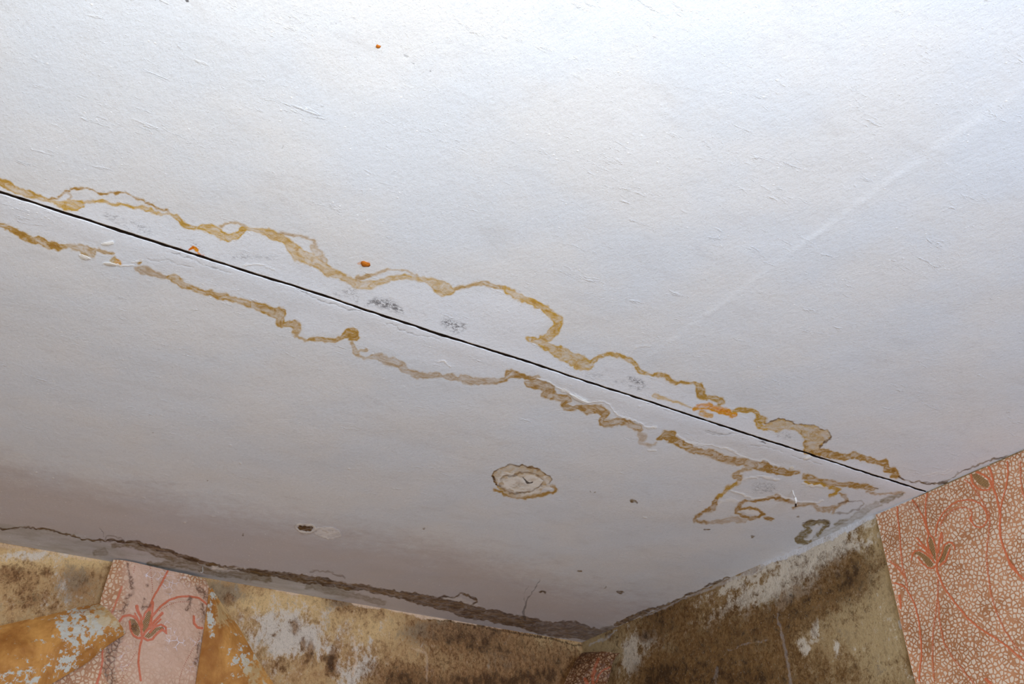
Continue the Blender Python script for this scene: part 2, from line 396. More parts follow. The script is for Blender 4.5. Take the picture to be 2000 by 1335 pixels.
S.line('crack', parse('612,412,5 640,450,8 665,460,9 700,458,5', ZE), .9); S.line('crack', parse('500,520,2 560,470,2 570,440', ZE), .4)
# two old plugs near the back wall
S.ring('white', 598, 1031.5, 21, 8.5, 2.2, .1, .9); S.ell('white', 642, 1040, 24, 8.5, .08, .65)
S.ring('dark', 598, 1031.5, 23, 9.5, .6, .1, .35); S.ring('white', 642, 1040, 25, 9, 1.3, .08, .9)
S.ell('dark', 598, 1032, 15.5, 5.8, .05, 1.0); S.line('dark', parse('990,440,9 1070,455,10', ZF), .6); S.line('dark', parse('1150,455,12', ZF), .8)
S.line('white', parse('1085,455,8 1130,455,8', ZF), 1)
# stain along the back wall
S.line('dark', parse('-40,142,5 0,145,5 100,145,4 180,135,4 260,155,4 330,175,5 400,185,5 450,200,5 520,215,6 590,220,5', ZA), .9)
S.line('dark', parse('590,220,5 640,212,5 700,218,7 760,225,9 830,238,11 900,262,10 960,285,10 1030,308,10 1100,328,12 1180,348,11 1260,362,10 1330,372,10 1420,388,15 1500,398,19 1600,412,19 1700,424,22 1800,442,22 1900,462,20 2000,478,18', ZA), .85)
S.line('dark', parse('590,220,2 600,190 640,188 700,215', ZA), .4)
band(ZA, '630,240,9 720,235,10 820,262,13 900,290,15 980,310,15 1080,335,16', .6, -.35)
band(ZA, '830,345,8 960,345,20 1060,350,18 1200,400,12 1380,410,16 1500,430,15', .55, -.5)
band(ZA, '530,290,12 580,280,16', .4, -.4)
S.line('dark', parse('0,372,16 80,388,15 160,398,14 240,412,18 330,422,17 420,440,19 500,460,22 600,480,30 700,500,34 800,525,36 900,552,40 1000,575,34 1100,592,34 1200,612,34 1300,640,38', ZB), .8)
S.line('dark', parse('1300,640,38 1400,655,46 1500,660,48 1580,675,42 1650,660,22 1720,645,12', ZB), .7)
S.line('dark', parse('720,480,5 760,463,4 820,472,4 870,455,7 940,475,8 950,495,6 905,515,6', ZB), .8)
S.line('dark', parse('20,330,5 100,328 160,340 200,352 215,370', ZB), .45)
S.line('white', parse('760,480,8 820,480,10 900,500,9 960,520,5', ZB), .4)
S.line('white', parse('1190,365,8 1300,370,4 1370,370,5', ZA), .8)
band(ZB, '0,410,14 150,440,16 300,470,12 420,500,14', .35, -.4)
S.line('dark', parse('290,912,9 370,882,16 450,845,14 520,820,9 650,770,8 760,720,6 860,678,6 940,650,4', ZD), .85)
band(ZD, '1400,440,18 1520,380,12 1650,300,16 1750,240,12', .3, -.6)
# lighter washed strip either side of the joint, bare lime, dust film with wall-side shading in its colour
S.poly('wash', parse('-20,330 60,375 120,370 300,400 450,440 620,475 680,550 760,535 900,560 980,565 1090,620 1040,665 1150,712 1200,695 1330,745 1480,810 1560,870 1700,900 1810,955 1740,965 1600,920 1480,890 1330,860 1200,815 1050,740 940,740 800,710 690,660 600,655 540,610 420,575 260,515 120,485 0,440'), 1.0)
S.poly('film', parse('-60,880 60,905 160,925 300,950 430,980 600,1010 760,1040 900,1060 1010,1100 1160,1140 1300,1180 1150,1290 900,1260 -60,1120'), 1.0)
S.poly('cove', parse('-60,1010 65,1028 150,1042 250,1075 400,1098 560,1120 700,1148 660,1180 400,1135 -60,1060'), 1.0)  # grey band of the tilted cove, painted on the flat ceiling
wl = lambda tr, t, i=.8: S.line('white', parse(t, tr), i)
wl(Z8, '500,705,6 560,670,7 640,655,6 700,650,9 760,668,12 800,680,5'); wl(Z8, '980,705,5 1050,712,6 1120,730,7')
wl(Z8, '460,760,8 500,775,10 560,795,8 640,808,6 740,803,5 820,790,7 850,810,5 900,825,8 960,835,5 1060,838,6 1110,825,6')
wl(Z8, '370,860,5 400,830,9 470,830,12 510,840,9', .5); S.poly('white', parse('530,905 590,885 660,905 680,925 640,940 570,930', Z8), .6)
wl(Z8, '1050,1050,6 1090,1000,9 1120,985,5', .4)
wl(Z7, '200,560,4 290,585,5 340,625,6 480,680,8 560,730,7 600,745,5', .95); wl(Z7, '600,745,4 690,735,5 760,765,5 830,850,8 920,880,6 1000,910,6 1050,935,10 1130,930,7', .9)
wl(Z7, '1280,1000,5 1360,1045,6 1440,1075,5 1560,1080,4 1680,1105,5 1820,1160,6', .8); wl(Z8, '80,370,4 200,420,5 330,435,3', .8)
wl(Z8, '520,505,5 600,525,4 700,545,5 800,580,4', .6); wl(Z8, '890,590,8', .9); wl(Z8, '980,520,4 1040,505,4', .7)
wl(Z7, '1060,1110,3 1130,1110,4', .8); wl(Z5, '660,518,6 735,512,7', .9); wl(Z5, '520,600,6 580,610,7', .9); wl(Z5, '670,645,5 720,650 800,655 860,660', .8)
wl(Z5, '1580,660,3 1700,655 1790,690', .6); wl(Z5, '860,630,8 930,625,4', .5); wl(Z6, '1030,855,6 1060,850,6 1100,885,4', .8)
wl(Z6, '1840,1035,6 1920,1075,10 2000,1120,8', .9); wl(Z7, '910,370,3 960,310,3 1020,290,3 1080,300,3', .6)
wl(ZW, '590,225,2 650,205 710,185', .6); wl(Z8, '1820,660,2 1920,630,3 2000,600', .6)
for x, y in ((360, 1018), (419, 1011), (1262, 1010), (105, 935), (1617, 133), (710, 148), (574, 196), (1415, 548), (1250, 795), (72, 920), (283, 970), (470, 905), (450, 870), (682, 916)):
    S.ell('white', x, y, 2.6, 1.3, .1, .9)
# mould freckles
mo = lambda tr, t, i=.8: S.line('mould', parse(t, tr), i)
mo(Z5, '690,330,30 820,390,40 960,440,36', .45); mo(Z5, '1160,500,20 1280,520,32 1340,570,20', .5); mo(Z5, '1380,600,15 1600,605,26 1680,600,16 1800,615,20', .5)
mo(Z6, '340,405,18 450,410,45 480,450,30', .55); mo(Z6, '560,480,20 620,465,36 700,475,36 770,520,30', .95); mo(Z6, '800,390,14', .3)
mo(Z6, '1050,590,26 1120,630,46 1180,620,30', .9); mo(Z6, '1490,650,15', .6); mo(Z6, '940,550,20 850,510,22', .35)
mo(Z7, '920,558,26 990,590,30 1020,605,20', 1.0); mo(Z7, '735,503,14', .8); mo(Z7, '590,530,22 700,545,22', .5); mo(Z7, '810,585,20 890,592,14', .7); mo(Z7, '910,620,16 990,635,22 1050,625,14', .8)
mo(Z8, '810,350,30 880,375,30', .5); mo(Z8, '650,730,50 760,740,40', .6); mo(Z8, '980,765,30', .4)
# orange rust bleed
S.line('rust', parse('1230,560,9 1260,548,15 1290,565,14', Z5), 1.0); S.line('rust', parse('1300,580,7 1335,597,7', Z5), .9); S.line('rust', parse('1170,548,9', Z5), .7)
S.line('rust', parse('1455,760,5 1560,765,6 1620,795,9 1700,820,7', Z7), .7); S.line('rust', parse('735,99,2.5'), .0)
S.line('rust', parse('702,514,3 712,515,4 720,515,4'), .5)
# hairline cracks
cr = lambda tr, t, i=.5: S.line('crack', parse(t, tr), i)
cr(Z5, '1090,575,2 1160,590 1260,620 1340,655 1420,685 1500,705'); cr(Z5, '960,625,2 1080,630 1160,650 1240,672', .3)
cr(Z6, '90,380,2 200,425 290,465 400,510 520,525', .5); cr(Z6, '680,600,2 755,622 770,650 900,680 1040,712', .45)
cr(Z7, '1060,755,2 1140,775 1220,820', .35); cr(Z7, '1500,970,2 1620,1000 1760,990', .35); cr(Z7, '1950,1045,3 1985,1065,3', .8)
cr(Z8, '280,325,2 420,365 480,360', .4); cr(Z8, '670,405,2 710,425,3', .7); cr(Z8, '900,500,2 1000,540 1100,580', .35); cr(Z8, '830,480,2 700,440 600,430', .3)
cr(ZB, '1300,375,2 1268,430,2.5 1240,480,2.5 1222,510,5 1205,560,8 1207,590,8', .5); cr(ZB, '1215,520,1.5 1210,450 1240,410', .3)
cr(Z8, '1480,738,5 1510,745,3', .7); cr(ZA, '562,135,3 575,160,3 582,195,2', .7)
cr(None, '655,50,2 662,55,2', .35); cr(None, '788,110,2 808,123,2', .3); cr(None, '838,139,2 846,141', .5); cr(None, '364,-4,3 365,2,3', .8); cr(None, '549,283,2 550,286', .4)
fine_dmg = S.f['white']
P[..., 2] -= np.where(ingap, 0, 0.0005 * np.clip(1 - (fine_dmg + 1) / 3.0, 0, 1) * S.f['white_i'])
P[..., 2] += np.where(ingap, 0, 0.0006 * np.clip(1 - (S.f['crack'] + 1) / 2.5, 0, 1))

g = G('ceiling_whitewash', 0.75, 0.2)
b_sd, b_i, b_h = g.attr('band'); k_sd, k_i, _ = g.attr('dark'); w_sd, w_i, _ = g.attr('white')
m_sd, m_i, r_sd = g.attr('mould'); r_i, c_sd, c_i = g.attr('rust'); wa, fi, ti = g.attr('film')
n_fine = g.noise(420, 5, .7, 0, (1, .45, 1), -.5)
n_mid = g.noise(55, 5, .62); n_big = g.noise(5, 4, .55); n_wet = g.noise(38, 6, .68, 1.2, (1, 1, 1), 0, (3, 1, 0))
n_str = g.noise(70, 5, .7, .6, (.35, 1.3, 1), .5); n_hi = g.noise(190, 4, .65)
n_gr = g.noise(330, 3, .75, 0, (.6, 1, 1), -.45); n_ll = g.noise(16, 6, .72, .3, (.5, 1.2, 1), .45)
col_a = g.mix(g.step(n_big, .35, .65), srgb(226, 230, 234), srgb(231, 231, 230))
wash = g.mul(g.step(g.mad(n_mid, 14, wa), 10, -12), .5)
col_a = g.mix(wash, col_a, srgb(240, 244, 250))
film = g.step(g.add(g.mad(n_mid, 60, fi), g.mad(n_ll, 90, -45)), 62, -30)
col_a = g.mix(g.mul(film, .42), col_a, srgb(168, 142, 134), 'MIX')  # dirt plus the mauve shading toward the walls, painted together
cove = g.step(g.mad(n_mid, 6, ti), 5, -1)
col_a = g.mix(g.mul(cove, g.step(n_str, .3, .7, .25, .8)), col_a, g.mix(g.step(n_ll, .4, .6), srgb(176, 172, 160), srgb(206, 206, 204)))
col_a = g.mix(g.mul(g.step(n_ll, .48, .30), .16), col_a, srgb(186, 180, 176))
col_a = g.mix(g.mul(g.step(n_gr, .52, .30), .22), col_a, srgb(176, 174, 174))  # shading of the plaster grain put into the colour, the bump barely shows
pat = g.mul(g.step(n_str, .60, .78), .22)
col_a = g.mix(pat, col_a, srgb(250, 250, 250))
col_a = g.mix(g.mul(g.step(n_gr, .62, .74), .5), col_a, srgb(252, 252, 252))  # white specks and lit grain tops painted paler
chips = g.mul(g.step(g.vor(75, 'F1'), .15, .07), g.step(n_ll, .50, .60))
col_a = g.mix(g.mul(chips, .8), col_a, srgb(254, 254, 252))
# tan bands: pigment carried out to the rim, thin and streaky inside
bd = g.add(b_sd, g.mad(n_mid, 5.0, -2.9)); bd = g.add(bd, g.mad(n_hi, 2.6, -1.4)); bd = g.add(bd, g.mad(n_str, 2.2, -1.2))
fill = g.step(bd, 2.6, -3.2); rim = g.mul(g.step(bd, 1.0, -.8), g.step(bd, -5.0, -1.2))
inner = g.step(g.add(g.mul(n_wet, .7), g.mul(n_str, .3)), .36, .62, .34, 1.0)
al = g.mul(g.mul(fill, g.add(g.mul(inner, .95), g.mul(rim, .30))), g.math('POWER', b_i, .8))
ochre = g.mix(g.step(g.add(b_h, g.mul(g.sub(1.0, g.math('MINIMUM', al, 1.0)), .34)), 0.0, .55), (.52, .285, .07, 1), (.78, .47, .08, 1))
ochre = g.mix(g.step(b_h, .65, .95), ochre, (.92, .40, .03, 1))
ochre = g.mix(g.step(b_h, 0.0, -.4), ochre, (.36, .27, .12, 1))
col_b = g.mix(g.mul(al, 1.28, True), col_a, ochre, 'MULTIPLY')
core = g.mul(g.mul(g.step(bd, -2.5, -6.0), g.step(n_wet, .52, .66)), b_i)
col_b = g.mix(g.mul(core, .6), col_b, (.62, .42, .25, 1), 'MULTIPLY')
# dark brown tide lines and soaked edge
kd = g.add(k_sd, g.mad(n_mid, 3.6, -1.9)); kd = g.add(kd, g.mad(n_str, 3.6, -1.9))
kf = g.mul(g.mul(g.step(kd, 1.0, -1.4), k_i), g.step(n_wet, .30, .6, .60, 1.0))
col_c = g.mix(g.mul(kf, 1.15, True), col_b, g.mix(g.step(n_str, .40, .62), (.13, .065, .02, 1), (.40, .25, .09, 1)), 'MULTIPLY')
# mould freckles
nm = g.noise(210, 5, .75, .8, (.7, 1, 1), -.4)
md = g.mul(g.step(m_sd, 3, -9), g.step(g.add(nm, g.mul(m_i, .10)), .56, .62))
col_c = g.mix(g.mul(md, g.mul(m_i, .85)), col_c, srgb(84, 78, 80))
# salt crust
wd = g.add(w_sd, g.mad(n_hi, 4.0, -2.0)); wd = g.add(wd, g.mad(n_str, 5.0, -2.5))
wf = g.mul(g.mul(g.step(wd, 1.0, -1.6), w_i), g.step(n_mid, .36, .52, .35, 1.0))
col_c = g.mix(g.mul(wf, .85), col_c, g.mix(n_wet, srgb(252, 244, 226), srgb(250, 250, 250)))
# rust
rf = g.mul(g.step(g.add(r_sd, g.mad(n_hi, 4, -2)), .8, -1.8), r_i)
col_c = g.mix(rf, col_c, g.mix(g.step(n_hi, .4, .6), srgb(240, 160, 30), srgb(206, 96, 6)))
cf = g.mul(g.step(g.add(c_sd, g.mad(n_hi, 1.6, -.8)), .7, -.6), c_i)
col_c = g.mix(cf, col_c, srgb(52, 40, 34))
h = g.add(g.mul(n_fine, .35), g.mul(g.noise(120, 5, .7, 0, (1, .6, 1), .4), 1.0))
h = g.add(h, g.mul(g.mul(g.step(n_str, .56, .76), g.step(n_ll, .50, .62)), 1.2)); h = g.add(h, g.mul(wf, .6)); h = g.add(h, g.mul(chips, .3))
h = g.add(h, g.mul(g.step(n_gr, .60, .74), .5))
g.bump(h, 0.0015, .6)
mat_ceiling = g.out(col_c)
mat_gap = flat('joint_dark_concrete', (34, 24, 18), .95, 60, .5, .1)
f = S.f
gi = (ingap[:-1, :-1] | ingap[:-1, 1:] | ingap[1:, :-1] | ingap[1:, 1:]).astype(int)
ceil = grid_mesh('ceiling', P, [mat_ceiling, mat_gap], {
    'band': (f['band'], f['band_i'], f['band_h']), 'dark': (f['dark'], f['dark_i']), 'white': (f['white'], f['white_i']),
    'mould': (f['mould'], f['mould_i'], f['rust']), 'rust': (f['rust_i'], f['crack'], f['crack_i']),
    'film': (f['wash'], f['film'], f['cove'])}, gi, flip=True)
structure(ceil, 'white ceiling with brown leak stains either side of a dark open joint')

# ------------------------------------------------------------------ walls
def wall_grid(us, zs, kind):
    U, Zg = np.meshgrid(us, zs)
    if kind == 'back': return np.stack([U, np.full(U.shape, YB), Zg], -1)
    return np.stack([np.full(U.shape, XR), U, Zg], -1)
zs = np.concatenate([[0.0], fine(0.3, 1.9, .1), fine(1.9, ZC, .003), [ZC]])
def wall_mat(name, pale, cream, mid, brown, dark, line, stretch, seedoff):
    g = G(name, .85, .2)
    mo_, pa, gr = g.attr('m1'); cr_, l_sd, l_i = g.attr('m2')
    n1 = g.noise(9, 6, .68, .4, stretch, 0, seedoff); n2 = g.noise(36, 6, .7, .3, stretch, 0, seedoff); n3 = g.noise(230, 4, .7)
    n4 = g.noise(22, 6, .72, .2, stretch, 0, (seedoff[0] + 5, 2, 1))
    n5 = g.noise(480, 3, .7, 0, stretch, 0, seedoff); n6 = g.noise(90, 6, .75, .3, stretch, 0, seedoff)
    nn = g.add(g.mul(n1, .34), g.add(g.mul(n2, .34), g.add(g.mul(n6, .22), g.mul(n3, .10))))
    c = g.mix(g.step(g.add(nn, g.mul(cr_, .14)), .42, .66), mid, cream)
    c = g.mix(g.mul(g.step(g.add(g.mul(n4, .6), g.add(g.mul(n6, .4), g.mul(pa, .17))), .56, .68), .85), c, pale)
    c = g.mix(g.mul(g.step(g.add(nn, g.mul(gr, .14)), .52, .64), .6), c, srgb(110, 98, 86))
    mm = g.step(g.add(g.sub(1.0, nn), g.mul(mo_, .21)), .56, .70)
    c = g.mix(g.mul(mm, .80), c, g.mix(g.step(n6, .40, .60), brown, mid))
    c = g.mix(g.mul(g.step(g.add(g.mul(n6, .6), g.mul(n4, .4)), .50, .38), .35), c, dark)
    m2 = g.step(g.add(g.add(g.mul(n2, .5), g.mul(n6, .5)), g.mul(mo_, .16)), .66, .78)
    c = g.mix(g.mul(m2, .85), c, dark)
    ld = g.mul(g.step(g.add(l_sd, g.mad(n6, 10, -5)), 1.4, -1.6), g.step(n2, .3, .5, .5, 1.0))
    c = g.mix(g.mul(ld, g.math('MAXIMUM', l_i, 0.0)), c, line)
    c = g.mix(g.mul(ld, g.math('MAXIMUM', g.mul(l_i, -1.0), 0.0)), c, srgb(64, 42, 20))
    c = g.mix(g.mul(g.step(n3, .60, .72), .45), c, pale)
    c = g.mix(g.mul(g.step(n5, .46, .30), .5), c, dark)
    c = g.mix(g.mul(g.step(n6, .60, .72), .30), c, cream)
    g.bump(g.add(g.mul(n2, 1.2), g.add(g.mul(n6, .9), g.add(g.mul(n3, .5), g.mul(mm, -.3)))), .004, .7)
    return g.out(c)
# back wall
us = np.concatenate([fine(XL, 0.1, .05), fine(0.1, XR, .003), [XR]])
B = Surf(wall_grid(us, zs, 'back'), (3, 1.5), 21)
for n_ in ('mo', 'pa', 'gr', 'cr'): B.sd(n_, 0.0)
bl = B.blob
bl('mo', 20, 1120, 30, 22, .9); bl('mo', 60, 1170, 60, 30, .9); bl('mo', 90, 1115, 18, 14, .8); bl('mo', 165, 1130, 18, 14, .6); bl('gr', 150, 1140, 45, 45, .9)
bl('pa', 60, 1085, 70, 12, .9); bl('cr', 60, 1090, 140, 22, 1.2); bl('cr', 180, 1095, 50, 12, 1.0); bl('pa', 120, 1160, 40, 40, .5)
bl('cr', 540, 1180, 90, 26, 1.5); bl('pa', 560, 1240, 90, 60, 1.3); bl('mo', 445, 1168, 22, 14, 1.0); bl('gr', 440, 1160, 35, 22, 1.2); bl('mo', 575, 1225, 10, 14, .9)
for x, y, a, b_, m_ in ((655, 1165, 40, 16, 1), (650, 1290, 9, 26, 1.3), (645, 1300, 12, 22, 1.2), (535, 1240, 7, 6, 1.2), (550, 1300, 25, 25, .8), (592, 1260, 5, 15, 1.2), (607, 1275, 7, 22, 1.3), (630, 1285, 7, 8, 1.2),
                        (900, 1240, 90, 40, 1.0), (770, 1320, 60, 30, .9), (1000, 1260, 120, 40, .8), (850, 1335, 120, 36, 1.0), (1080, 1320, 70, 36, 1.1), (980, 1330, 90, 26, 1.1), (1110, 1275, 50, 20, .4), (700, 1190, 50, 10, .5)):
    bl('mo', x, y, a, b_, m_)
bl('cr', 720, 1225, 90, 30, .9); bl('cr', 1040, 1255, 70, 18, .8); bl('pa', 720, 1290, 50, 50, .7); bl('pa', 680, 1320, 30, 24, .9)
bl('gr', 830, 1230, 50, 24, 1.2); bl('gr', 930, 1230, 60, 24, 1.2); bl('gr', 670, 1178, 30, 10, 1.2); bl('gr', 1000, 1290, 60, 30, .8)
B.line('ln', parse('540,1152,2.5 600,1160,3 655,1166,2.5 700,1180,3 760,1188,4 820,1200,5 880,1208,4 930,1216,3 980,1226,2 1050,1236,2'), .85)
B.line('ln', parse('-20,1062,2 80,1076,2 200,1096,2'), .4); B.line('ln', parse('830,1205,1 950,1226,1.5 1100,1254,2 1150,1262,2'), -.7)
B.line('ln', parse('690,1245,2 697,1280,2 690,1320,2'), .6); B.line('ln', parse('800,1262,1.5 830,1275,2 835,1330,2'), .35)
mat_back = wall_mat('back_wall_stained_plaster', srgb(218, 204, 186), srgb(222, 184, 128), srgb(170, 128, 84), srgb(112, 74, 42), srgb(60, 36, 16), srgb(232, 200, 168), (1.15, 1, .8), (0, 0, 0))
f = B.f
structure(grid_mesh('wall_back', B.P, [mat_back], {'m1': (f['mo'], f['pa'], f['gr']), 'm2': (f['cr'], f['ln'], f['ln_i'])}, flip=True),
          'stained plaster wall with torn wallpaper on the left')
# right wall
us = np.concatenate([fine(YF, 0.85, .05), fine(0.85, YB, .003), [YB]])
R = Surf(wall_grid(us, zs, 'right'), (3, 1.5), 41)
for n_ in ('mo', 'pa', 'gr', 'cr'): R.sd(n_, 0.0)
bl = R.blob
bl('mo', 1400, 1260, 190, 70, 1.0, -.3); bl('mo', 1660, 1125, 60, 50, 1.2); bl('mo', 1560, 1180, 90, 50, .8, -.4); bl('mo', 1290, 1215, 50, 30, .9, -.4); bl('mo', 1480, 1330, 160, 40, 1.1)
bl('mo', 1280, 1330, 50, 40, .9); bl('mo', 1260, 1240, 10, 10, .9); bl('mo', 1720, 1300, 80, 50, .35); bl('mo', 1720, 1080, 40, 30, .3)
bl('pa', 1600, 1092, 120, 26, 1.15, -.44); bl('pa', 1470, 1165, 120, 20, 1.0, -.44); bl('pa', 1580, 1150, 120, 16, .55, -.44); bl('pa', 1530, 1180, 22, 30, .5); bl('pa', 1235, 1280, 22, 40, 1.5); bl('pa', 1270, 1245, 20, 18, 1.2)
bl('pa', 1592, 1232, 7, 20, 1.35, .1); bl('pa', 1572, 1262, 11, 20, 1.25); bl('pa', 1634, 1258, 7, 16, 1.25); bl('pa', 1430, 1140, 80, 10, .6, -.43); bl('pa', 1600, 1062, 150, 12, 1.1, -.43)
bl('cr', 1730, 1180, 50, 150, 1.3); bl('cr', 1680, 1230, 90, 60, .8); bl('cr', 1720, 1050, 30, 40, 1.2); bl('pa', 1740, 1210, 18, 50, .4); bl('mo', 1300, 1190, 70, 10, .5, -.4); bl('cr', 1175, 1262, 40, 40, 1.5)
bl('mo', 1195, 1240, 14, 12, .6)
R.line('ln', parse('1486,1106,4 1560,1074,6 1640,1038,7 1712,1002,6 1760,982,3 1810,960,2'), .95)
R.line('ln', parse('1250,1208,1.5 1330,1170,3 1400,1142,3 1490,1105,4'), .35); R.line('ln', parse('1519,1198,1.5 1526,1240,2.5 1535,1290,3 1545,1340,3'), .22)
R.line('ln', parse('1425,1268,1 1460,1258,1 1500,1247,1'), .22); R.line('ln', parse('1757,1212,2.5 1760,1222,3'), .6)
R.line('ln', parse('1150,1262,1.5 1175,1250,2 1205,1228,2'), .5); R.line('ln', parse('1203,1228,1 1207,1270,1.2'), -.5)
R.line('ln', parse('1393,1325,1.5 1400,1300,1.5 1395,1340,1.5'), .15)
mat_right = wall_mat('right_wall_stained_plaster', srgb(220, 210, 192), srgb(182, 158, 116), srgb(136, 104, 64), srgb(98, 68, 34), srgb(54, 34, 16), srgb(214, 214, 216), (1, 1, 1), (7, 3, 1))
f = R.f
structure(grid_mesh('wall_right', R.P, [mat_right], {'m1': (f['mo'], f['pa'], f['gr']), 'm2': (f['cr'], f['ln'], f['ln_i'])}),
          'brown mouldy plaster wall with patterned wallpaper on its right part')
# the rest of the room, behind the photographer
mat_room = flat('old_room_plaster', (190, 176, 156), .9, 8, .2)
mat_floor = flat('worn_brown_floor_boards', (150, 122, 96), .6, 12, .3)
structure(simple_mesh('floor', [(XL, YF, 0), (XR, YF, 0), (XR, YB, 0), (XL, YB, 0)], [(0, 1, 2, 3)], mat_floor))
structure(simple_mesh('wall_left', [(XL, YF, 0), (XL, YB, 0), (XL, YB, ZC), (XL, YF, ZC)], [(0, 1, 2, 3)], mat_room))
wx0, wx1, wz0, wz1 = -0.25, 1.35, 0.85, 2.25
xs = [XL, wx0, wx1, XR]; zz = [0, wz0, wz1, ZC]
vv = [(x, YF, z) for z in zz for x in xs]
structure(simple_mesh('wall_front', vv, [(j * 4 + i, j * 4 + i + 1, j * 4 + i + 5, j * 4 + i + 4) for j in range(3) for i in range(3) if (i, j) != (1, 1)], mat_room))
def boxes(bs):
    v = []; fc = []
    for (x0, y0, z0, x1, y1, z1) in bs:
        k = len(v)
        v += [(x, y, z) for x in (x0, x1) for y in (y0, y1) for z in (z0, z1)]
        fc += [tuple(k + i for i in q) for q in ((0, 1, 3, 2), (4, 6, 7, 5), (0, 4, 5, 1), (2, 3, 7, 6), (0, 2, 6, 4), (1, 5, 7, 3))]
    return v, fc
e = .05
v, fc = boxes([(wx0, YF - .08, wz0, wx0 + e, YF, wz1), (wx1 - e, YF - .08, wz0, wx1, YF, wz1), (wx0 + e, YF - .08, wz0, wx1 - e, YF, wz0 + e),
               (wx0 + e, YF - .08, wz1 - e, wx1 - e, YF, wz1), (.53, YF - .08, wz0 + e, .57, YF, wz1 - e)])
structure(simple_mesh('window_1', v, fc, flat('white_window_paint', (225, 225, 220), .5)))

# ------------------------------------------------------------------ wallpaper
def resample(p, n, smooth=0):
    p = np.asarray(p, float); L = np.concatenate([[0], np.cumsum(np.linalg.norm(np.diff(p, axis=0), axis=1))])
    t = np.linspace(0, L[-1], n)
    q = np.stack([np.interp(t, L, p[:, k]) for k in range(3)], 1)
    for _ in range(smooth):
        q[1:-1] = (q[:-2] + q[2:] + 2 * q[1:-1]) / 4
    return q
def paper(name, printed, spec_marks, tint, mildew, cell=112.0):
    """embossed paper: cracked cells, printed vines, dotted lines, hatched petals"""
    g = G(name, .55, .4)
    v_sd, v_i, h_sd = g.attr('vine'); d_sd, s_sd, s_i = g.attr('dots'); wh, fade, _ = g.attr('crk')
    n1 = g.noise(14, 4, .6); n3 = g.noise(300, 3, .6); n2 = g.noise(60, 4, .6)
    e1 = g.vor(cell, 'DISTANCE_TO_EDGE', .95, .006, 90)
    ed = g.step(g.add(e1, g.mad(n2, .20, -.10)), .10, .19)
    fin = g.step(g.noise(520, 2, .5, 0, (.4, .4, 2)), .42, .58)
    cell_c = g.mix(g.mul(fin, .35), tint[0], tint[1])
    line_c = g.mix(g.step(n1, .35, .65), tint[2], tint[3])
    full = g.mix(ed, line_c, cell_c)
    c = g.mix(g.math('MINIMUM', fade, 1.0), full, tint[4])
    wd = g.mul(g.mul(g.step(g.vor(60, 'DISTANCE_TO_EDGE', 1, .01, 60), .05, .02), g.step(n1, .5, .62)), wh)
    c = g.mix(g.mul(wd, .9), c, srgb(236, 228, 232))
    stripe = g.t.nodes.new('ShaderNodeTexWave'); stripe.wave_type = 'BANDS'; stripe.bands_direction = 'DIAGONAL'
    g.t.links.new(g.co, stripe.inputs[0]); stripe.inputs['Scale'].default_value = 150.0
    hs = g.mul(g.step(h_sd, .4, -.6), 1.0)
    pet = g.mix(g.step(stripe.outputs['Fac'], .35, .6), srgb(56, 36, 18), srgb(196, 150, 96))
    c = g.mix(hs, c, pet)
    c = g.mix(g.mul(g.step(g.add(g.mul(n1, .6), g.mul(n2, .4)), .50, .66), .28), c, srgb(140, 92, 48))
    vf = g.mul(g.step(g.add(v_sd, g.mad(n3, 1.2, -.8)), .8, -.7), v_i)
    c = g.mix(g.mul(vf, .95), c, tint[5])
    c = g.mix(g.mul(g.step(d_sd, .5, -.5), .85), c, tint[6])
    st = g.mul(g.step(g.add(s_sd, g.mad(n2, 16, -8)), 2, -3), s_i)
    c = g.mix(g.mul(st, g.step(g.vor(70, 'DISTANCE_TO_EDGE', 1, .015, 60), .13, .04, .35, .95)), c, srgb(92, 56, 30))
    hgt = g.add(g.add(g.mul(ed, .5), g.mul(vf, .9)), g.mul(n3, .2))
    g.bump(hgt, .0012, .6)
    return g.out(c)
def vines(s, tr, items, gap=3.8):
    for kind, t in items:
        p = parse(t, tr)
        if kind == 'v': s.line('vine', p, 1.0)
        elif kind == 'w': s.line('vine', p, .75)
        elif kind == 'p': s.poly('hatch', p)
        elif kind == 'd':
            q = resample(p, 600)
            L = np.concatenate([[0], np.cumsum(np.hypot(*np.diff(q[:, :2], axis=0).T))])
            for a in np.arange(0, L[-1], gap):
                k = int(np.searchsorted(L, a)); k = min(k, len(q) - 1)
                s.line('dot', q[k:k + 1] * [1, 1, 0] + [0, 0, .95], 1.0)
def fill_fields(s):
    for n_ in ('vine', 'hatch', 'dot', 'st'): s.sd(n_, 60.0)
    for n_ in ('vine_i', 'st_i', 'wh', 'fade'): s.sd(n_, 0.0)
    f = s.f
    return {'vine': (f['vine'], f['vine_i'], f['hatch']), 'dots': (f['dot'], f['st'], f['st_i']), 'crk': (f['wh'], f['fade'])}

# right sheet: hangs flat on the right wall from just under the ceiling
y1_, z1_ = 0.80, 1.95
def edge_line(ptsA):  return np.array(ptsA)
TL = on_plane(1712, 1005.5, 0, XR)
zt = ZC - 0.004
left = np.array([[XR, 1.3665, TL[2]], [XR, 1.3660, 2.2], [XR, 1.3690, 1.9]])
nu, nv = 330, 400
t = np.linspace(0, 1, nv)[:, None]; s_ = np.linspace(0, 1, nu)[None, :]
yy = TL[1] * (1 - s_) + 0.85 * s_ + 0 * t
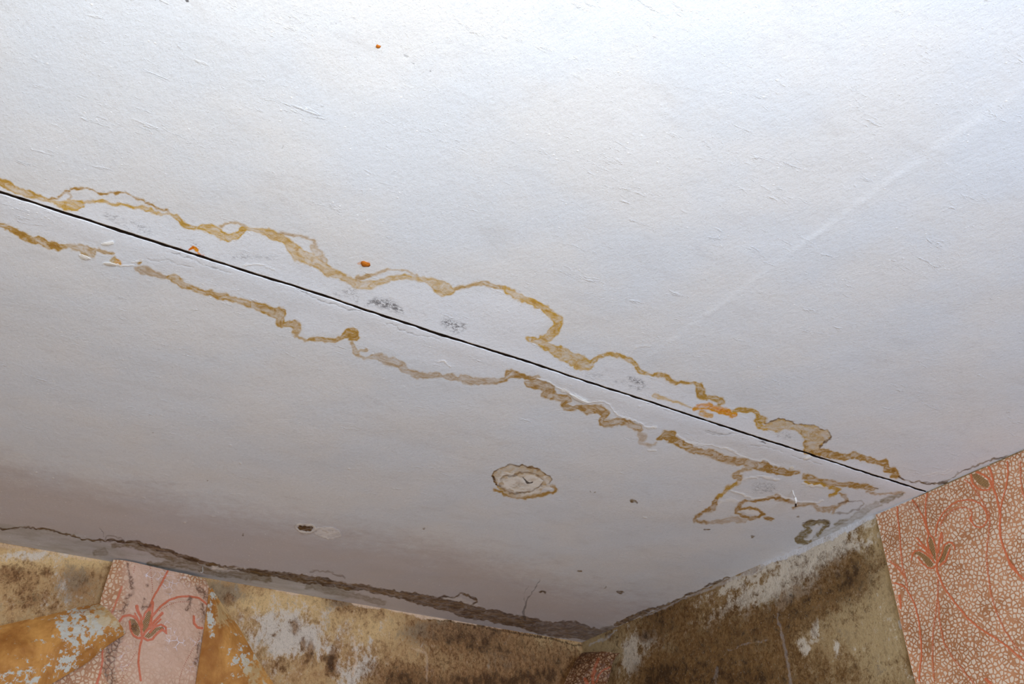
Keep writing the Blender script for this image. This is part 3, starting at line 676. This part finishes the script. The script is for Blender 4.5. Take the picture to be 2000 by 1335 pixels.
# top edge follows the ceiling, but its left corner sags a little below it
ztop = TL[2] + (zt - TL[2]) * np.clip((TL[1] - yy) / 0.15, 0, 1)
zz_ = ztop * (1 - t) + 1.93 * t
yy = yy + (0.004 * fbm(zz_ * 7, zz_ * 0, 3, 3)) * (1 - s_) ** 6
xx = XR - 0.0022 - 0.004 * np.exp(-s_ / .03) * (0.7 + fbm(zz_ * 6, zz_ * 0, 8, 2)) - 0.0008 * (fbm(yy * 9, zz_ * 9, 4, 3) + .6) + 0 * yy
RP = np.stack([xx, yy, zz_], -1)
W1 = Surf(RP, (.5, .3), 61)   # print traced on the sheet
ZG, ZH = (1700, 900, .16484), (1700, 1100, .17606)
vines(W1, ZG, [
    ('v', '318,545,7 322,640 340,800 350,900 360,1050 375,1180 385,1260'),
    ('v', '500,465,8 560,550 610,640 640,720 665,800 690,870'), ('v', '668,385,8 655,500 650,620 660,740 690,850'),
    ('v', '775,890,8 785,760 830,660 880,590 950,520 1040,475 1130,455 1210,460 1290,495 1350,560 1380,640 1378,710 1340,770 1290,785 1240,775 1210,735 1190,690,18 1195,655,10'),
    ('w', '830,760,9 850,700 900,630 970,580 1060,548 1140,550 1185,575 1205,610 1205,650'),
    ('v', '555,915,10 620,985,10 680,1060,12'), ('v', '560,980,8 640,1030,10 690,1090'), ('v', '840,850,14 820,950,12 800,1080,12'), ('v', '860,880,7 850,970,8'),
    ('v', '485,1170,7 495,1110,9 530,1065,9 580,1058,8 640,1085,8 700,1130,10 760,1200,10'), ('v', '560,1140,8 620,1210,9 680,1265,9 740,1270,8 790,1225,10'),
    ('v', '700,860,8 740,910,9 770,990,9 785,1100,9 790,1210,10'), ('v', '690,870,8 675,950,9 690,1040,9 730,1130,9'),
    ('v', '790,1215,12 840,1110,10 870,1000,9 920,960,9 970,965,9 995,1010,8 1000,1050,7'), ('v', '830,1235,12 890,1180,12 925,1080,12 945,1030,8'),
    ('v', '1190,160,9 1210,260,10 1270,320,10 1340,345,10 1400,335,10 1435,290,12 1410,210,12 1340,160,10 1260,130,9'),
    ('w', '1120,220,9 1180,270 1250,350 1310,440 1350,520 1400,620 1415,720 1405,850 1385,1000 1380,1150 1385,1300'),
    ('v', '1400,70,12 1435,130,12 1450,220 1450,300 1490,400 1520,520 1540,640 1530,760 1540,880 1580,1030 1640,1180,12 1740,1320,12'),
    ('v', '1625,0,8 1630,150 1610,300 1570,450 1545,560 1535,700'), ('w', '1775,0,9 1780,200 1800,360 1840,480'),
    ('v', '790,1220,10 785,1280,9 800,1340,9'), ('w', '230,1180,9 280,1230 340,1290 390,1350'),
    ('p', '705,870 740,940 765,1040 780,1190 740,1130 705,1050 692,960'), ('p', '505,1110 540,1080 590,1075 650,1110 700,1150 750,1220 735,1250 690,1250 640,1190 590,1125 545,1105'),
    ('p', '805,1200 840,1110 880,1020 920,985 965,990 930,1020 905,1090 880,1160 845,1205'), ('p', '1200,150 1260,150 1330,190 1390,230 1410,280 1380,315 1330,300 1270,260 1220,200'),
    ('d', '1170,260,3.5 1250,350 1310,440 1370,560 1412,680 1405,850 1385,1000 1380,1150 1385,1300'), ('d', '1775,20,3.5 1780,200 1800,360'),
    ('d', '840,750,3.5 860,690 920,620 990,575 1080,552 1150,555'), ('d', '1655,1190,4 1700,1240 1790,1310')])
vines(W1, ZH, [
    ('v', '270,215,8 340,235 400,280 440,350 490,450 530,600 550,740 565,900 568,1020 550,1150 540,1300'), ('w', '350,0,8 390,150 410,250'), ('w', '250,0,8 330,50 400,200'),
    ('v', '735,0,10 745,80,10 790,210,10 850,320,10 950,450,10 1050,575,10 1200,710,10 1380,820,10 1560,950,10 1720,1090,10'),
    ('w', '750,180,8 750,300 740,420 725,560 705,680 690,800 690,950 695,1100 710,1300'), ('w', '755,400,8 765,600 780,720 820,880 920,1050 1050,1210 1160,1340'),
    ('w', '1290,0,9 1310,160 1340,350 1400,540 1480,720 1600,900 1720,1030'), ('v', '1540,0,12 1600,80,12 1720,190,12'), ('v', '325,360,14 335,430,11 330,500,8'), ('v', '1280,1280,14 1340,1335,14'),
    ('d', '750,240,3.5 740,420 725,560 700,700 692,850 690,950 695,1100 710,1300'), ('d', '760,560,3.5 790,760 830,900 920,1050 1050,1210 1160,1340'), ('d', '1310,160,3.5 1340,350 1400,540 1480,720 1600,900 1720,1030')])
W1.line('st', parse('515,490,10 570,555,8', ZG), .7); W1.line('st', parse('800,410,10 740,480,10 700,500,10 690,530,8', ZG), .7); W1.line('st', parse('580,530,8 620,500,6', ZG), .6)
W1.blob('fade', 1745, 990, 60, 10, .25)
cream = [srgb(224, 202, 178), srgb(204, 178, 152), srgb(194, 138, 98), srgb(172, 116, 76), srgb(220, 188, 166), srgb(204, 108, 66), srgb(118, 64, 28)]
mat_w1 = paper('wallpaper_print_terracotta', True, None, cream, 0)
mat_backing = flat('wallpaper_backing_edge', (196, 160, 120), .8)
o = grid_mesh('wallpaper_sheet', RP, [mat_w1, mat_backing], fill_fields(W1), flip=False, thick=0.0008)
tag(o, 'terracotta crackle wallpaper with lily and vine print still stuck to the right wall', 'wallpaper')
del W1

# left strip: front sheet with print + two folded-over backings
def ruled(L, Rr, nu, nv, bulge, seed, amp=.004, smooth=2):
    a = resample(L, nv, smooth); b = resample(Rr, nv, smooth)
    s = np.linspace(0, 1, nu)[None, :, None]
    Q = a[:, None, :] * (1 - s) + b[:, None, :] * s
    v_ = np.linspace(0, 1, nv)[:, None] + 0 * s[..., 0]; u_ = s[..., 0] + 0 * v_
    toward = CAM - Q; toward[..., 2] *= .2; toward /= np.linalg.norm(toward, axis=-1, keepdims=True)
    amt = bulge(u_, v_) + amp * (fbm(u_ * 5 + seed, v_ * 7, seed, 4))
    return Q + toward * amt[..., None]
pb = lambda pts: [on_plane(x, y, 1, YB - d_) for x, y, d_ in pts]
root = bpy.data.objects.new('torn_wallpaper', None); col.objects.link(root); root.location = on_plane(300, 1335, 1, YB)
root['label'] = 'torn pink wallpaper strip sagging off the back wall, orange backing folded over'; root['category'] = 'wallpaper'
ML = root.location
def under(o):
    o.parent = root; o.matrix_parent_inverse = Matrix.Translation(-ML); return o
A_ = ruled(pb([(222, 1091, .026), (210, 1126, .024), (198, 1165, .022), (193, 1185, .02), (158, 1228, .018), (110, 1290, .016), (70, 1360, .016)]),
           pb([(401, 1131, .012), (409, 1146, .016), (405, 1180, .018), (398, 1230, .018), (389, 1290, .018), (379, 1360, .018)]), 230, 300,
           lambda u, v: .010 * np.sin(np.pi * u) ** .7 + .004 * np.sin(u * 9 + 2 * v) + .004 * np.exp(-((v - .33) / .05) ** 2) * np.sin(np.pi * u), 5, .007)
A_[..., 2] = np.minimum(A_[..., 2], ZC - .003)
W2 = Surf(A_, (.6, .3), 71)
ZP = (180, 1070, .1985)
vines(W2, ZP, [
    ('v', '745,225,8 700,310,9 640,420,9 595,500,9 575,560,12 560,600,16'), ('v', '600,660,10 680,570,9 760,505,9 850,478,9 950,470,9 1040,485,9 1100,525,8 1135,560,6'),
    ('w', '290,380,9 240,520 190,640 170,690'), ('v', '490,880,9 465,1000,9 455,1120,9 480,1300,9'), ('v', '105,1000,8 100,1120,9 75,1230,10 45,1335,10'),
    ('v', '265,720,8 300,670,10 360,655,10 410,670,10 450,710,12 485,780,12 490,860,10'), ('v', '370,720,10 380,800,10 410,860,10 460,885,10 490,875,10 540,905,10 590,895,10 640,840,10 690,800,10 725,830,9'),
    ('v', '440,570,16 445,610,14 480,680,12 492,780,10'), ('v', '420,640,6 460,720,7 490,800'), ('v', '600,530,10 590,640,10 565,780,14 500,860,10'), ('v', '690,640,12 610,720,12 570,790,12'), ('v', '670,700,8 600,770,9'),
    ('v', '570,830,10 620,770,10 680,752,9 725,780,9 730,840,7'), ('v', '1000,670,10 1005,740,11 1040,780,11 1085,785,11'), ('v', '500,700,8 520,640,9 560,590'),
    ('p', '370,690 420,700 460,760 475,830 450,865 410,840 380,780 365,720'), ('p', '545,620 575,600 580,680 555,790 510,850 495,800 500,720'), ('p', '510,870 580,810 630,780 690,770 715,800 650,810 600,860 550,890'),
    ('d', '415,180,5 405,240'), ('d', '570,185,5 580,260 592,370 590,450'), ('d', '665,615,6 720,575 790,540 870,525 950,525'), ('d', '440,1020,6 370,1120 310,1240 280,1330'), ('d', '1050,890,6 980,1010 920,1120 880,1220 855,1330')])
for q in ('350,150,14 360,250,20 390,330,24 400,430,22 340,480,24 330,560,26 300,640,14', '130,640,6 240,615,6 310,610,10', '510,500,18 500,590,18 560,560,22', '970,490,22 950,580,20 930,600,14', '1040,370,28 1080,430,40 1120,490,24',
          '1080,560,24 1100,640,22 1080,730,16', '280,870,34 200,960,60 180,1080,60 160,1200,60 200,1300,50', '1060,830,10 1040,1000,14 1020,1140,20', '410,790,36 420,720,20', '550,360,12'):
    W2.line('st', parse(q, ZP), .8)
W2.blob('fade', 320, 1230, 110, 160, 1.1); W2.blob('fade', 130, 1330, 60, 80, -.8); W2.blob('fade', 300, 1130, 60, 40, .75); W2.blob('fade', 215, 1130, 26, 60, -1.0); W2.blob('fade', 375, 1125, 34, 16, -.9)
np.clip(W2.f['fade'], 0, .92, out=W2.f['fade'])
W2.sd('wh', 0.0); W2.blob('wh', 345, 1180, 45, 70, 1.0); W2.blob('wh', 290, 1120, 30, 20, 1); W2.blob('wh', 360, 1260, 40, 40, 1); W2.blob('wh', 250, 1290, 20, 40, .8)
pink = [srgb(216, 184, 150), srgb(200, 164, 130), srgb(186, 134, 94), srgb(168, 114, 74), srgb(206, 168, 142), srgb(200, 104, 68), srgb(160, 70, 40)]
mat_w2 = paper('wallpaper_print_faded_pink', True, None, pink, 0, 100.0)
def backing_mat():
    g = G('torn_paper_backing_ochre', .7, .3)
    n1 = g.noise(13, 6, .68, .5, (1, 1, .7)); n2 = g.noise(60, 5, .7); n3 = g.noise(300, 3, .6); p_, q_, _ = g.attr('chip')
    c = g.mix(g.step(n1, .3, .7), srgb(156, 98, 40), srgb(204, 146, 74))
    c = g.mix(g.mul(g.step(n2, .55, .75), .4), c, srgb(120, 70, 28))
    c = g.mix(g.step(g.add(g.add(g.mul(n1, .35), g.mul(n2, .65)), g.mul(p_, .125)), .565, .60), c, g.mix(n2, srgb(170, 160, 140), srgb(206, 204, 192)))
    c = g.mix(g.mul(g.step(g.add(n2, g.mul(q_, .3)), .6, .72), .7), c, srgb(190, 160, 110))
    g.bump(g.add(n2, g.mul(n3, .4)), .002, .5)
    return g.out(c)
mat_bk = backing_mat()
fr = under(grid_mesh('printed_sheet', A_, [mat_w2, mat_bk], fill_fields(W2), flip=False, thick=0.0009)); fr['label'] = 'faded pink printed face with a lily'
def backing(name, Q, blobs, label):
    s = Surf(Q, (1, 1), 81); s.sd('a', 0.0); s.sd('b', 0.0)
    for k, x, y, a, b_, m_ in blobs: s.blob(k, x, y, a, b_, m_)
    o = under(grid_mesh(name, Q, [mat_bk, mat_bk], {'chip': (s.f['a'], s.f['b'])}, flip=False, thick=0.0012)); o['label'] = label
    return o
Bq = ruled(pb([(193, 1177, .030), (150, 1186, .030), (133, 1192, .032), (60, 1208, .034), (0, 1221, .034), (-70, 1238, .034)]),
           pb([(246, 1236, .050), (210, 1260, .058), (168, 1295, .062), (133, 1316, .066), (101, 1335, .07), (-20, 1420, .08)]), 120, 200,
           lambda u, v: .030 * np.sin(np.pi * np.clip(u, 0, 1)) ** .8 + .003 * np.sin(6 * v + 3 * u), 9, .006)
backing('backing_flap', Bq, [('a', 150, 1240, 40, 60, .9), ('a', 200, 1210, 40, 28, .8), ('a', 120, 1300, 30, 20, .5), ('a', 40, 1320, 40, 20, .6), ('a', 50, 1240, 60, 30, -.5), ('b', 210, 1200, 36, 26, 1.0)],
        'ochre backing folded out to the left')
Cq = ruled(pb([(408, 1147, .020), (405, 1180, .022), (398, 1230, .022), (389, 1290, .022), (378, 1360, .022)]),
           pb([(414, 1148, .016), (424, 1165, .018), (444, 1193, .018), (465, 1221, .02), (497, 1277, .024), (535, 1335, .026), (552, 1360, .026)]), 110, 170,
           lambda u, v: .012 * np.sin(np.pi * u) * np.clip(v * 3, 0, 1), 13, .004)
backing('backing_flap', Cq, [('a', 412, 1200, 9, 60, 1.3), ('a', 480, 1290, 30, 40, .7), ('b', 440, 1190, 22, 30, 1.0), ('a', 420, 1290, 30, 50, -.4), ('b', 500, 1310, 30, 30, .8)], 'ochre backing folded out to the right')
del W2

# small curl in the corner
pr = lambda pts: [on_plane(x, y, 0, XR - d_) for x, y, d_ in pts]
ZQ = (1050, 1230, .125)
q1 = parse('690,352 620,440 550,550 500,660 450,760 400,880', ZQ); q2 = parse('1290,352 1215,425 1170,520 1155,600 1135,680 1070,880', ZQ)
Dq = ruled([on_plane(x, y, 1, YB - .06) for x, y, _ in q1], [on_plane(x, y, 0, XR - .02) for x, y, _ in q2], 100, 110,
           lambda u, v: .022 * np.sin(np.pi * u) * (1 - .3 * v) - .006 * np.exp(-v / .06), 17, .010, 1)
W3 = Surf(Dq, (1, .5), 91)
vines(W3, ZQ, [('v', '900,640,18 860,720,24 880,840,24'), ('v', '740,760,22 780,840,26'), ('v', '1130,580,10 1020,630,10 960,700,12 930,800,14'), ('w', '950,450,24 900,560,20 850,700,18')])
W3.line('st', parse('720,340,10 900,325,14 1150,330,14 1250,350,10', ZQ), .9); W3.line('st', parse('1060,370,30 1020,480,30 1000,560,20', ZQ), .7); W3.line('st', parse('700,430,30 620,560,30 560,680,26', ZQ), .5)
W3.line('st', parse('760,400,60 900,420,60', ZQ), .5)
dk = [srgb(158, 124, 92), srgb(132, 98, 68), srgb(106, 66, 36), srgb(86, 52, 26), srgb(132, 90, 64), srgb(158, 84, 50), srgb(110, 56, 30)]
o = grid_mesh('wallpaper_curl', Dq, [paper('wallpaper_print_damp_brown', True, None, dk, 0, 95.0), mat_bk], fill_fields(W3), flip=False, thick=0.0009)
tag(o, 'small damp reddish brown wallpaper curl peeling across the corner of the two walls', 'wallpaper')

# ------------------------------------------------------------------ small things
mat_lime = flat('lime_flake_white', (236, 232, 224), .8, 300, .1)
mat_rust = flat('rusty_steel', (226, 128, 26), .8, 700, .85)
mat_dk = flat('dark_old_wood', (60, 38, 22), .9, 400, .4)
def tube(pts, radii, seg=8):
    pts = np.asarray(pts, float); v = []; fc = []
    for i, p in enumerate(pts):
        a = pts[min(i + 1, len(pts) - 1)] - pts[max(i - 1, 0)]; a /= np.linalg.norm(a)
        u = np.cross(a, [0.3, 0.9, 0.2]); u /= np.linalg.norm(u); w_ = np.cross(a, u)
        for k in range(seg):
            th = 2 * math.pi * k / seg; v.append(p + radii[i] * (math.cos(th) * u + math.sin(th) * w_))
    for i in range(len(pts) - 1):
        for k in range(seg):
            fc.append((i * seg + k, i * seg + (k + 1) % seg, (i + 1) * seg + (k + 1) % seg, (i + 1) * seg + k))
    fc.append(tuple(range(seg))[::-1]); fc.append(tuple((len(pts) - 1) * seg + k for k in range(seg)))
    return v, fc
def flake(pts2, drop0, drop1, label, thick=.0007, lift=None):
    """a loose scale of lime paint: outline given on the ceiling, hanging on one side"""
    n = len(pts2); top = []
    for i, (x, y) in enumerate(pts2):
        s = 0.5 - 0.5 * math.cos(2 * math.pi * i / n)
        top.append(on_ceiling(x, y, drop0 + (drop1 - drop0) * s))
    c = sum(top) / n; c[2] -= drop1 * .15
    v = top + [c] + [p - [0, 0, thick] for p in top] + [c - [0, 0, thick]]
    fc = [(i, (i + 1) % n, n) for i in range(n)] + [(n + 1 + (i + 1) % n, n + 1 + i, 2 * n + 1) for i in range(n)] + \
         [(i, n + 1 + i, n + 1 + (i + 1) % n, (i + 1) % n) for i in range(n)]
    return tag(simple_mesh('paint_flake', v, fc, mat_lime), label, 'paint flake', 'loose paint flakes on the ceiling')
flake([(656 * .3, 836 * .3 + 320 - 88), (672 * .3, 832 * .3 + 320 - 88)] and [(198, 473), (208, 472), (221, 471), (223, 475), (212, 478), (200, 477)], .0, .004, 'small white paint flake under the dark joint, above the left lower stain')
flake([(154, 498), (160, 496), (170, 500), (176, 504), (168, 507), (158, 504)], .0, .005, 'curled white paint flake just below the tan stain near the left frame edge')
flake([(200, 513), (206, 512), (216, 513), (228, 516), (226, 519), (210, 518)], .0, .005, 'white paint flake beside the small orange fleck of the left lower stain')
flake([(1168, 727 + 0), (1184, 731), (1205, 741), (1203, 745), (1186, 740), (1168, 731)] and [(1112, 768), (1122, 772), (1140, 782), (1150, 786), (1143, 788), (1122, 779)], .0, .004, 'long white paint flake above the brown puffs below the mid joint')
flake([(1568, 894), (1576, 892), (1586, 890), (1587, 893), (1578, 896), (1571, 898)], .0, .004, 'white paint flake right under the dark joint near the right wall')
flake([(1542, 912), (1548, 909), (1551, 913), (1549, 917), (1543, 917)], .0, .005, 'peaked white paint flake on the brown band above the ringed stain')

# hanging thread of plaster under the ringed patch
r0 = bpy.data.objects.new('hanging_plaster_splinter', None); col.objects.link(r0)
a0 = on_ceiling(1549, 960, .0); r0.location = a0
tag(r0, 'white plaster splinter with a dark tip hanging from the ringed stain', 'plaster splinter')
def hang(pix, base):
    # points that hang from the ceiling: keep the horizontal place of the base, find the drop for each pixel row
    out = []
    for x, y, dd in pix:
        out.append(on_ceiling(x, y, dd) - np.array(base))
    return out
ps = hang([(1548, 957, 0.0), (1550, 964, .006), (1553, 971, .012)], a0)
v, fc = tube(ps, [.0009, .0011, .0016], 7); simple_mesh('thread', v, fc, mat_lime, r0, True)
ps = hang([(1553, 971, .012), (1554.5, 977, .017), (1554.5, 982.5, .022)], a0)
v, fc = tube(ps, [.0024, .0028, .0018], 8); simple_mesh('splinter', v, fc, mat_lime, r0, True)
ps = hang([(1554.5, 982, .0215), (1554.2, 985, .024), (1554, 989, .028)], a0)
v, fc = tube(ps, [.0017, .0022, .0020], 8); simple_mesh('tip', v, fc, mat_dk, r0, True)['label'] = 'dark brown broken tip'
# hook of curled paint by the back wall
b0 = on_ceiling(395, 1109, 0)
ps = [on_ceiling(395.5, 1106, .002), on_ceiling(396, 1112, .010), on_ceiling(396, 1116, .016), on_ceiling(393.5, 1118, .019), on_ceiling(391, 1116, .017)]
v, fc = tube(ps, [.0014, .0012, .0012, .001, .0008], 7)
tag(simple_mesh('paint_hook', v, fc, flat('dull_pale_paint', (190, 184, 172), .5), None, True), 'thin pale curl of paint hanging at the ceiling edge above the pink wallpaper', 'paint curl')
# rusted screw heads
def screw(x, y, rad, label, rough=.35, seed=0):
    c = on_ceiling(x, y, 0); n = 14; v = []; fc = []
    rr = [(1.0, .0), (1.05, .0012), (.8, .003), (.3, .0038)]
    for k, (q, dz) in enumerate(rr):
        for i in range(n):
            th = 2 * math.pi * i / n; j = 1 + rough * (hash2(np.array([i + seed]), np.array([k]), 5)[0] - .5)
            v.append((c[0] + rad * 1.15 * q * j * math.cos(th), c[1] + rad * q * j * math.sin(th), ZC + .0006 - dz * rad / .006))
    for k in range(3):
        for i in range(n): fc.append((k * n + i, k * n + (i + 1) % n, (k + 1) * n + (i + 1) % n, (k + 1) * n + i))
    fc.append(tuple(3 * n + i for i in range(n)))
    return tag(simple_mesh('rusty_screw', v, fc, mat_rust, None, True), label, 'screw', 'rusted screw heads in the ceiling')
screw(713, 514.5, .0062, 'rusty orange screw head in the white ceiling above the tan stain', .6, 3)
screw(738.5, 91, .0026, 'tiny rusty screw head in the bright upper ceiling', .4, 8)
